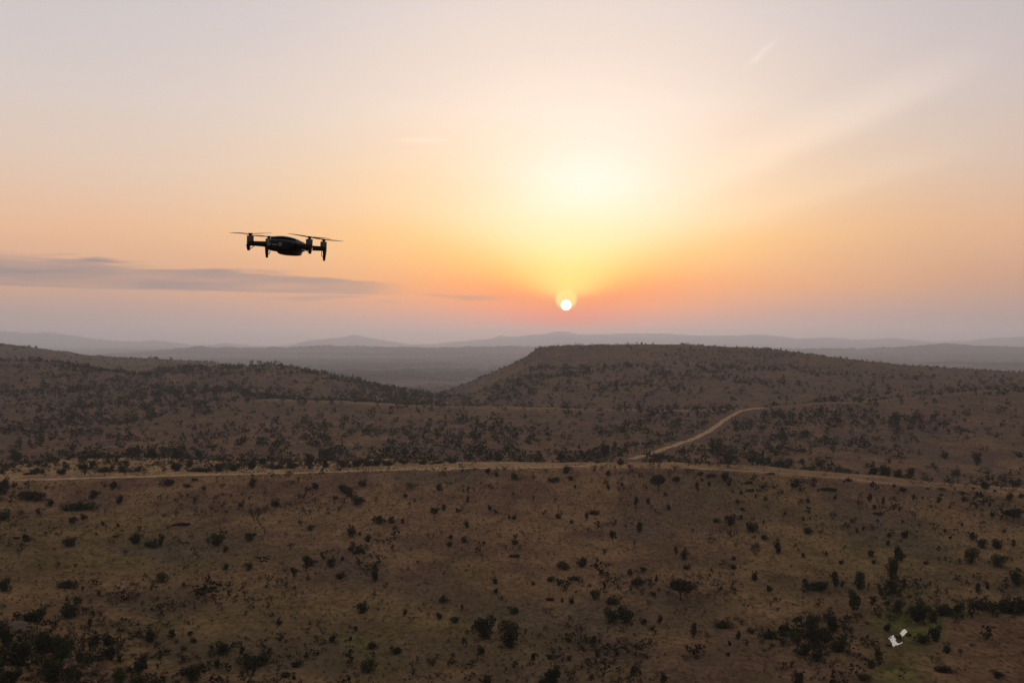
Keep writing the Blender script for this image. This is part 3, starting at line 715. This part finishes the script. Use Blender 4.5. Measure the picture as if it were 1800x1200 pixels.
# the uncounted rest: scrub and bush cover, one object for each sort
def scatter_stuff(name, label, n_try, dfun, dens, wfun, hfun, mat, seed, nleaf, kinds, leaf, cat):
    rng = np.random.default_rng(seed)
    D = dfun(rng, n_try); a = rng.uniform(-30.5, 30.5, n_try); x = D*np.tan(np.radians(a)); y = D
    px = 900+F*x/y
    keep = rng.uniform(0, 1, n_try) < dens(x, y, px); x, y, px = x[keep], y[keep], px[keep]
    z = height(x, y); n = len(x)
    # drop what stands behind a rise or on a road or in a placed plant
    protos = []
    for kd in kinds:
        for s in range(3):
            r2 = np.random.default_rng(seed*10+s); protos.append(leaf_cloud(r2, lobes_bush(r2, kd), nleaf, leaf))
    VV = []; TT = []
    k = rng.integers(0, len(protos), n); W = wfun(rng, n, y); H = hfun(rng, n, y)*W
    base_t = rng.uniform(0, 1, n)
    for j, (V, t) in enumerate(protos):
        q = np.nonzero(k == j)[0]
        if not len(q): continue
        th = rng.uniform(0, 6.28, len(q)); c, s_ = np.cos(th)[:, None], np.sin(th)[:, None]
        X = (V[None, :, 0]*c - V[None, :, 1]*s_)*W[q][:, None]+x[q][:, None]
        Yy = (V[None, :, 0]*s_ + V[None, :, 1]*c)*W[q][:, None]+y[q][:, None]
        Zz = V[None, :, 2]*H[q][:, None]+z[q][:, None]-.08*H[q][:, None]
        VV.append(np.stack([X, Yy, Zz], -1).reshape(-1, 3)); TT.append((t[None, :]*.5+base_t[q][:, None]*.5).ravel())
    V = np.concatenate(VV); T = np.concatenate(TT)
    print(name, n, 'items', len(V)//4, 'quads')
    return tag(link(name, mesh_np(name, V, quads(len(V)//4), mat, False, dict(tone=T))), label, cat, kind='stuff')

def crest_d(px): return np.interp(px, PXG, crest_D)
RD = np.array([[p[0], p[1]] for p in []])
def on_road(x, y, pad):
    m = np.zeros(len(x), bool)
    for o in [o for o in COL.objects if o.name.startswith('dirt_road')]:
        c = np.empty(len(o.data.vertices)*3, dtype=np.float32); o.data.vertices.foreach_get('co', c); c = c.reshape(-1, 7, 3)[::4, 3, :2]
        for q in c: m |= (x-q[0])**2+(y-q[1])**2 < pad**2
    return m
def off_plants(x, y):
    m = np.ones(len(x), bool)
    for kx, ky, r in KEEP: m &= ((x-kx)**2+(y-ky)**2) > (r*1.1)**2
    return m
def pyof(x, y): return 600+F*(CZ-height(x, y))/y

# far bush cover: second ridge, left hill, table hill, then the hills behind
def dens_far(x, y, px):
    py = pyof(x, y)
    n1 = fbm(x, y, 45, 4, 301); n2 = fbm(x, y*.5, 140, 3, 302)
    d = .17 + 1.1*np.clip(n1*1.9+n2*1.1, 0, 1)
    # a wooded foot behind the near ridge
    cy = np.interp(px, PXG, crest_y)
    d += .5*np.exp(-((y-545)/26)**2)
    # thick bush on the left hill, bands along the table hill, open grass on its right shoulder
    d += .35*((px < 760) & (y > 900))
    band = np.exp(-((y-1130)/55)**2)*((px > 900) & (px < 1350)) + .9*np.exp(-((y-1360)/45)**2)*(px > 930)
    d += .85*band*np.clip(n1+.5, 0, 1.2)
    d *= np.where((px > 1380) & (y > 1150) & (y < 1420), .45, 1)
    d *= np.clip(np.abs(y-880)/16, .18, 1)*np.where(px > 460, 1, 0) + np.where(px > 460, 0, 1)
    # rim of trees on the skyline of the table hill
    d += .8*np.exp(-((y-np.interp(px, PXG, main_D))/16)**2)*((px > 1340) | (px < 960))
    ry = np.interp(px, [1108,1150,1195,1235,1262,1282,1300,1318,1342], [808,795,779,763,747,733,723,719,717])
    d = np.where((px > 1100) & (px < 1345) & (py > ry-2) & (py < ry+15), 0, d)
    return np.clip(d, 0, 1)*(py < cy+4)*~on_road(x, y, 7.5)
def far_d(rng, n): return np.sqrt(rng.uniform(450**2, 1560**2, n))
scatter_stuff('bush_cover', 'dark bushes scattered over the second ridge and hills beyond', 31000, far_d, dens_far,
              lambda r, n, y: np.clip(r.lognormal(math.log(4.5), .5, n), 1, 11)*np.where(y > 1380, .6, 1), lambda r, n, y: r.uniform(.5, .95, n), M_LEAF, 71, 34, ('round', 'flat', 'tall'), .115, 'bushes')
def dens_back(x, y, px):
    n1 = fbm(x, y, 120, 4, 305); return np.clip(.25+.9*n1+.4*((px < 450) & (y < 2400)), 0.03, 1)
scatter_stuff('distant_bush', 'fine dark bush on the hazy hills behind', 17000, lambda r, n: np.sqrt(r.uniform(1700**2, 4200**2, n)), dens_back,
              lambda r, n, y: r.lognormal(math.log(6.0), .4, n), lambda r, n, y: r.uniform(.45, .8, n), M_LEAF, 73, 14, ('round', 'flat'), .17, 'bushes')
# near slope: low scrub between the bushes
def dens_near(x, y, px):
    n1 = fbm(x, y, 22, 4, 311); py = pyof(x, y)
    d = np.clip(.12+1.3*n1, .05, 1)*(1+.5*(px > 1200))*np.where(y > np.interp(px, PXG, crest_D)-36, .25, 1)
    fl = (px > 1660) & (py > 1085)
    return np.where(fl, .04, d)*~on_road(x, y, 2.6)*off_plants(x, y)*(np.hypot(x-POND_X, y-POND_D) > 9)
scatter_stuff('scrub', 'low dark scrub dotted over the near grassy slope', 24000, lambda r, n: np.sqrt(r.uniform(130**2, 432**2, n)), dens_near,
              lambda r, n, y: r.lognormal(math.log(.85), .65, n), lambda r, n, y: r.uniform(.45, 1.1, n), M_SCRUB, 75, 26, ('round', 'flat', 'tall'), .13, 'scrub')
# bushes behind the road on the left and thickets in the bottom corners
def dens_thick(x, y, px):
    py = pyof(x, y)
    a = np.exp(-(((px-70)/190)**2+((py-1175)/70)**2))*1.4 + np.exp(-(((px-1440)/75)**2+((py-1125)/34)**2)) + np.exp(-(((px-1730)/90)**2+((py-1070)/13)**2)) \
        + .8*np.exp(-(((px-1590)/70)**2+((py-1085)/12)**2)) + .55*((py < np.interp(px, PXG, road_y)-7)&(px < 800)) + .5*np.exp(-(((px-420)/90)**2+((py-1160)/18)**2)) + .5*np.exp(-(((px-1060)/70)**2+((py-1160)/30)**2))
    return np.clip(a, 0, 1)*(np.hypot(x-POND_X, y-POND_D) > 8.5)*~on_road(x, y, 3)
scatter_stuff('thicket', 'dense low thicket growing along the gully and bottom left corner', 24000, lambda r, n: np.sqrt(r.uniform(125**2, 440**2, n)), dens_thick,
              lambda r, n, y: r.lognormal(math.log(1.9), .4, n), lambda r, n, y: r.uniform(.5, 1.0, n), M_LEAF, 77, 60, ('round', 'flat'), .09, 'thicket')

# grass tussocks on the near slope
def grass():
    rng = np.random.default_rng(5); n = 17000
    y = np.sqrt(rng.uniform(130**2, 430**2, n)); x = y*np.tan(np.radians(rng.uniform(-30, 30, n)))
    keep = (rng.uniform(0, 1, n) < .35+.9*fbm(x, y, 9, 3, 401)+.3) & ~on_road(x, y, 2.4) & (y < np.interp(900+F*x/y, PXG, crest_D)-rng.uniform(14, 36, n)) & (np.hypot((x-POND_X)/4, (y-POND_D)/9) > 1)
    x, y = x[keep], y[keep]; n = len(x); z = height(x, y)
    V = []; T = []
    tone = np.clip(rng.normal(.5, .25, n)+fbm(x, y, 30, 3, 402)*.4, 0, 1)
    s = rng.uniform(.18, .5, n)
    for k in range(4):
        a = rng.uniform(0, 6.28, n); ca, sa = np.cos(a)*s, np.sin(a)*s; lx, ly = rng.normal(0, .25, n)*s, rng.normal(0, .25, n)*s
        hh = s*rng.uniform(.7, 1.2, n)
        V.append(np.stack([np.stack([x-ca*.55, y-sa*.55, z-.05], 1), np.stack([x+ca*.55, y+sa*.55, z-.05], 1),
                           np.stack([x+ca*.75+lx, y+sa*.75+ly, z+hh], 1), np.stack([x-ca*.75+lx, y-sa*.75+ly, z+hh*.9], 1)], 1)); T.append(np.repeat(tone, 4))
    V = np.concatenate(V).reshape(-1, 3); T = np.concatenate(T)
    m = foliage_mat('dry_grass', (.13, .085, .042, 1), (.32, .21, .105, 1), .9)
    return tag(link('grass', mesh_np('grass', V, quads(len(V)//4), m, False, dict(tone=T))), 'dry brown grass tussocks covering the near slope', 'grass', kind='stuff')
grass()

# boulders at bottom left
def boulder_mesh(seed):
    bm = bmesh.new(); bmesh.ops.create_icosphere(bm, subdivisions=3, radius=.5)
    rng = random.Random(seed); o = Vector((rng.uniform(0, 9), rng.uniform(0, 9), rng.uniform(0, 9)))
    from mathutils import noise as mn
    for v in bm.verts:
        p = v.co.copy(); d = mn.noise(p*1.8+o)*.55 + mn.noise(p*4+o)*.22
        v.co = p*(1+d)
        for ax in (Vector((.8, .3, .5)), Vector((-.6, .5, .6)), Vector((.1, -.9, .3)), Vector((0, .1, 1))):
            a = ax.normalized(); e = v.co.dot(a)-.30
            if e > 0: v.co -= a*e*.85
    for v in bm.verts: v.co.z *= .8; v.co.x += .25*v.co.z*mn.noise(o)
    me = bpy.data.meshes.new('boulder'); bm.to_mesh(me); bm.free(); me.materials.append(M_ROCK)
    return me
BM = [boulder_mesh(s) for s in range(3)]
for px, py, w, h, lab in ((30,1108,34,27,'largest grey-brown boulder among dark bushes at the lower left edge'), (4,1100,16,20,'boulder cut off by the left picture edge beside the largest boulder'),
        (115,1163,13,12,'small pale rock, left of the pair in the bottom left thicket'), (129,1170,14,13,'small pale rock, right of the pair in the bottom left thicket'),
        (160,1184,24,15,'broad pale rock slab below the small pair of rocks'), (221,1206,10,22,'narrow upright pale rock at the bottom edge, left part'),
        (38,1143,18,10,'low brown rock directly below the largest boulder'), (172,1117,8,7,'small rock showing on the slope right of the boulders'),
        (1613,1061,10,9,'grey rock above the dark clump near the pond'), (1708,1078,16,7,'pale flat rock at the edge of the bare field')):
    P = hit(px, py); D = P.y
    o = bpy.data.objects.new('boulder', BM[rnd.randrange(3)]); COL.objects.link(o)
    o.location = (P.x, P.y, float(height(P.x, P.y))+h*D/F*.28); o.scale = (w*D/F*1.1, w*D/F*.9, h*D/F*1.1); o.rotation_euler = (rnd.uniform(-.2, .2), 0, rnd.uniform(0, 6))
    tag(o, lab, 'rock', 'rocks on the near slope')
# ------------------------------------------------------------------ drone (metres; +Y is its nose, pointing away from the camera)
M_BLACK = plain('drone_plastic', (.007, .007, .008, 1), .6, spec=.25, var=.1, scale=60)
M_GLOSS = plain('drone_gloss', (.010, .009, .011, 1), .14, spec=.7, coat=.8, var=.05, scale=60)
M_MOTOR = plain('motor_metal', (.06, .06, .064, 1), .5, metal=.3, var=.1, scale=80)
M_BLADE = plain('blade_plastic', (.030, .024, .022, 1), .5, var=.1, scale=80)
M_GREY = plain('vent_grey', (.11, .11, .12, 1), .35, var=.1, scale=80)
M_LENS = plain('lens_glass', (.01, .01, .015, 1), .03, spec=.9, coat=1, var=.0)
M_RED = plain('tail_lamp', (.35, .03, .02, 1), .25)

def loft(name, secs, mat, parent, sub=2, cap=True):
    """secs: list of rings (lists of 3-D points, same count)"""
    bm = bmesh.new(); rings = [[bm.verts.new(p) for p in s] for s in secs]; n = len(rings[0])
    for a, b in zip(rings, rings[1:]):
        for i in range(n): bm.faces.new((a[i], a[(i+1) % n], b[(i+1) % n], b[i]))
    if cap: bm.faces.new(rings[0][::-1]); bm.faces.new(rings[-1])
    bmesh.ops.recalc_face_normals(bm, faces=bm.faces)
    if sub:
        bmesh.ops.subdivide_edges(bm, edges=bm.edges[:], cuts=1, use_grid_fill=True, smooth=0)
    for f in bm.faces: f.smooth = True
    me = bpy.data.meshes.new(name); bm.to_mesh(me); bm.free(); me.materials.append(mat)
    o = link(name, me, parent)
    if sub:
        s = o.modifiers.new('smooth', 'SUBSURF'); s.levels = s.render_levels = 2
    return o
def box(name, c, d, mat, parent, bev=.001, rot=(0, 0, 0), taper=1.0):
    bm = bmesh.new(); bmesh.ops.create_cube(bm, size=1)
    for v in bm.verts:
        v.co = Vector((v.co.x*d[0]*(taper if v.co.z < 0 else 1), v.co.y*d[1]*(taper if v.co.z < 0 else 1), v.co.z*d[2]))
    bmesh.ops.bevel(bm, geom=bm.edges[:], offset=bev, segments=2, profile=.6, affect='EDGES')
    bmesh.ops.transform(bm, matrix=Matrix.Translation(c) @ Euler(rot).to_matrix().to_4x4(), verts=bm.verts)
    me = bpy.data.meshes.new(name); bm.to_mesh(me); bm.free(); me.materials.append(mat)
    return link(name, me, parent)
def lathe(name, prof, c, mat, parent, n=28, smooth=True):
    V = []; Fc = []
    for r, z in prof:
        for k in range(n): V.append((c[0]+r*math.cos(6.28319*k/n), c[1]+r*math.sin(6.28319*k/n), c[2]+z))
    m = len(prof)
    for i in range(m-1):
        for k in range(n): Fc.append((i*n+k, i*n+(k+1) % n, (i+1)*n+(k+1) % n, (i+1)*n+k))
    me = bpy.data.meshes.new(name); me.from_pydata(V, [], Fc+[tuple(range(n))[::-1], tuple(range((m-1)*n, m*n))]); me.update()
    for p in me.polygons: p.use_smooth = False
    me.materials.append(mat)
    o = link(name, me, parent)
    if smooth:
        for p in me.polygons[:-2]: p.use_smooth = True
        me.set_sharp_from_angle(angle=R(35))
    return o
def ring(y, w, zt, zb, ex=3.0, n=16, zc=None):
    zc = (zt+zb)/2 if zc is None else zc; out = []
    for k in range(n):
        a = 6.28319*k/n; c, s = math.cos(a), math.sin(a)
        x = w*math.copysign(abs(c)**(2/ex), c); h = (zt-zc) if s >= 0 else (zc-zb)
        out.append((x, y, zc+h*math.copysign(abs(s)**(2/ex), s)))
    return out

def build_drone():
    root = bpy.data.objects.new('drone', None); COL.objects.link(root); root.empty_display_size = .05
    Dd = 2.4
    root.location = ((506-900)/F*Dd, Dd, CZ+(600-431)/F*Dd)
    root.rotation_euler = (Matrix.Rotation(R(4.6), 3, 'X') @ Matrix.Rotation(R(3.2), 3, 'Y') @ Matrix.Rotation(R(-3), 3, 'Z')).to_euler()
    tag(root, 'black folding quadcopter drone hovering in the sunset sky, seen from behind', 'drone')
    # hull: narrower low nose in front, deep battery end at the rear
    loft('body', [ring(-.072, .020, .006, -.010, 2.6), ring(-.070, .032, .0110, -.0145, 3), ring(-.055, .038, .014, -.0165, 3.2), ring(-.02, .041, .0155, -.0178, 3.2),
                  ring(.02, .040, .013, -.0178, 3.2), ring(.05, .034, .011, -.0165, 3), ring(.070, .029, .007, -.012, 2.6), ring(.078, .018, .003, -.006, 2.2)], M_BLACK, root)
    # top shell with a lip overhanging the rear left
    def arc(y, w, z, t, sag):
        xs = np.linspace(-w, w, 8); top = [(x, y, z-sag*(x/w)**2) for x in xs]; bot = [(x, y, z-sag*(x/w)**2-t) for x in xs[::-1]]
        return top+bot
    loft('top_shell', [arc(-.052, .025, .0205, .003, .0025), arc(-.045, .031, .0215, .004, .005), arc(-.02, .033, .0225, .005, .008), arc(.015, .032, .0205, .006, .009),
                       arc(.048, .028, .0155, .006, .008), arc(.066, .020, .0100, .005, .005)], M_GLOSS, root)
    box('battery', (0, -.0665, -.002), (.050, .012, .019), M_BLACK, root, .003)
    v = box('rear_vent', (-.011, -.0735, -.0005), (.013, .003, .0045), M_GREY, root, .0012)
    for sx in (-1, 1):
        lathe('vision_sensor', [(.0042, 0), (.0050, .0008), (.0050, .003)], (0, 0, 0), M_GREY, root)
        o = COL.objects[-1] if False else [x for x in root.children if x.name.startswith('vision_sensor')][-1]
        o.rotation_euler = (R(90), 0, 0); o.location = (-.011+sx*.0135, -.0720, .001)
    # belly plate and gimbal camera hanging under the nose
    loft('belly_plate', [ring(-.035, .014, -.012, -.0175, 2.6), ring(-.015, .022, -.013, -.0225, 3), ring(.03, .025, -.014, -.0255, 3), ring(.058, .022, -.012, -.0245, 3), ring(.072, .012, -.010, -.019, 2.4)], M_BLACK, root)
    g = box('gimbal_camera', (.002, .060, -.0175), (.024, .018, .013), M_GREY, root, .004)
    lathe('lens', [(.0055, 0), (.0062, .001), (.0062, .006)], (0, 0, 0), M_LENS, g)
    l = g.children[0]; l.rotation_euler = (R(-90), 0, 0); l.location = (.002, .068, -.0175)
    RM = {(-1, -1): (-.070, -.070), (1, -1): (.070, -.070), (-1, 1): (-.069, .073), (1, 1): (.069, .073)}
    for (sx, sy), (mx, my) in RM.items():
        rear = sy < 0
        # arm: a flattened tapered beam from the hull to the motor
        ax, ay = sx*.030, my*(.70 if rear else .62)
        za = -.0005 if rear else -.0035
        dirv = Vector((mx-ax, my-ay, 0)); Ln = dirv.length; u = dirv.normalized(); nrm = Vector((-u.y, u.x, 0))
        def sec(t, hw, hh, zo=0):
            c = Vector((ax, ay, za+zo))+u*Ln*t; out = []
            for k in range(12):
                a = 6.28319*k/12; cc, ss = math.cos(a), math.sin(a)
                out.append(tuple(c+nrm*hw*math.copysign(abs(cc)**.6, cc)+Vector((0, 0, hh*math.copysign(abs(ss)**.5, ss)))))
            return out
        arm = loft('arm', [sec(-.12, .008, .0075), sec(0, .008, .0078), sec(.35, .0065, .0064), sec(.8, .0058, .0058), sec(1.02, .0070, .0062)], M_BLACK, root, sub=1)
        ob = (.0058 if rear else -.0045)
        # motor mount and motor
        lathe('motor_mount', [(.0060, -.0045), (.0078, -.003), (.0080, .0035), (.0076, .0045)], (mx, my, za), M_BLACK, arm)
        zt = .0036 if rear else .0008
        lathe('motor', [(.0070, 0), (.0079, .0006), (.0080, .0118), (.0074, .0132), (.0030, .0136)], (mx, my, zt), M_MOTOR, root)
        # propeller, at rest
        hub = bpy.data.objects.new('propeller', None); COL.objects.link(hub); hub.parent = root; hub.location = (mx, my, zt+.0136); hub.empty_display_size = .01
        lathe('hub', [(.0032, 0), (.0034, .0028), (.0058, .0030), (.0060, .0052), (.0040, .0062)], (0, 0, 0), M_BLACK, hub)
        ang = {(-1, -1): 142, (1, -1): 38, (-1, 1): 30, (1, 1): 38}[(sx, sy)] + 15
        hub.rotation_euler = (Matrix.Rotation(R(4 if sx > 0 else -2), 3, 'Y') @ Matrix.Rotation(R(ang), 3, 'Z')).to_euler()
        for s in (0, 1):
            V = []; prof = [(.004, .0026, .0), (.012, .0040, .0004), (.020, .0056, .0008), (.034, .0052, .0012), (.047, .0040, .0016), (.057, .0026, .0018), (.063, .0009, .0019)]
            for r_, hw, z in prof:
                tw = R(13-8*r_/.067)
                for e, zz in ((-1, -1), (1, 1)):
                    for t in (.00022, -.00022):
                        V.append((r_, e*hw*math.cos(tw)+(.0015 if r_ < .05 else .0), z+.0044+e*hw*math.sin(tw)+t))
            Fc = []
            for i in range(len(prof)-1):
                a = i*4; b = a+4
                Fc += [(a, b, b+2, a+2), (a+1, a+3, b+3, b+1), (a, a+1, b+1, b), (a+2, b+2, b+3, a+3)]
            Fc += [(0, 2, 3, 1), (a+4, a+5, a+7, a+6)]
            if s: V = [(-x, -y, z) for x, y, z in V]
            me = bpy.data.meshes.new('blade'); me.from_pydata(V, [], Fc); me.update(); me.materials.append(M_BLADE); link('blade', me, hub)
        # legs: short fins at the rear, long ones in front, each with a thin wire strut
        out = 0.0 if rear else sx*.0035
        zt2 = za-.003; zb = -.0175 if rear else -.0335
        hx = .0036 if rear else .0034
        lx = mx-(sx*.0032 if rear else -out)
        if rear: lx = mx + (-.0035 if sx < 0 else .0030)
        leg = loft('landing_leg', [[(lx+dx*hx*1.15, my+dy*.006, zt2) for dx, dy in ((-1, -1), (1, -1), (1, 1), (-1, 1))],
                             [(lx+dx*hx*.9, my+dy*.005, (zt2*.5+zb*.5)) for dx, dy in ((-1, -1), (1, -1), (1, 1), (-1, 1))],
                             [(lx+dx*hx*.62+(.0006 if sx < 0 else -.0006), my+dy*.0035, zb) for dx, dy in ((-1, -1), (1, -1), (1, 1), (-1, 1))]], M_BLACK, root, sub=0)
        si = 1 if sx < 0 else -1
        if rear: pts = [(lx+si*.0145, my, za-.004), (lx+si*.0075, my, (za+zb)*.62), (lx+si*.001, my, zb+.002)]
        else: pts = [(lx+si*.0075, my, za-.006), (lx+si*.0075, my, zb+.013), (lx+si*.001, my, zb+.006)]
        Vt, Ft = tube(pts, [.0009]*3, 6); me = bpy.data.meshes.new('strut'); me.from_pydata([tuple(v) for v in Vt], [], Ft); me.update(); me.materials.append(M_BLACK); link('strut', me, leg)
    return root
build_drone()
# ------------------------------------------------------------------ haze: one closed box of even pale air
def build_haze():
    lo, hi = ground_range()
    x0, x1, y0, y1, z0, z1 = -38500, 38500, -30000, 28300, lo-1.0, hi+12
    V = [(x, y, z) for z in (z0, z1) for y in (y0, y1) for x in (x0, x1)]
    f = [(0,2,3,1),(4,5,7,6),(0,1,5,4),(2,6,7,3),(0,4,6,2),(1,3,7,5)]
    me = mesh_np('haze', V, f)
    m = bpy.data.materials.new('haze_air'); m.use_nodes = True; nt = m.node_tree; nt.nodes.clear()
    o = nt.nodes.new('ShaderNodeOutputMaterial'); v = nt.nodes.new('ShaderNodeVolumePrincipled')
    v.inputs['Color'].default_value = HAZE_COL; v.inputs['Density'].default_value = HAZE_D; v.inputs['Anisotropy'].default_value = .45
    nt.links.new(v.outputs[0], o.inputs['Volume']); me.materials.append(m)
    return tag(link('haze', me), 'evening haze over the plains', 'haze', kind='stuff')
def ground_range():
    a = np.empty(len(ground.data.vertices)*3, dtype=np.float32); ground.data.vertices.foreach_get('co', a)
    return float(a[2::3].min()), float(a[2::3].max())
HAZE_D = 7.4e-5; HAZE_COL = (.76, .84, 1.0, 1)
build_haze()
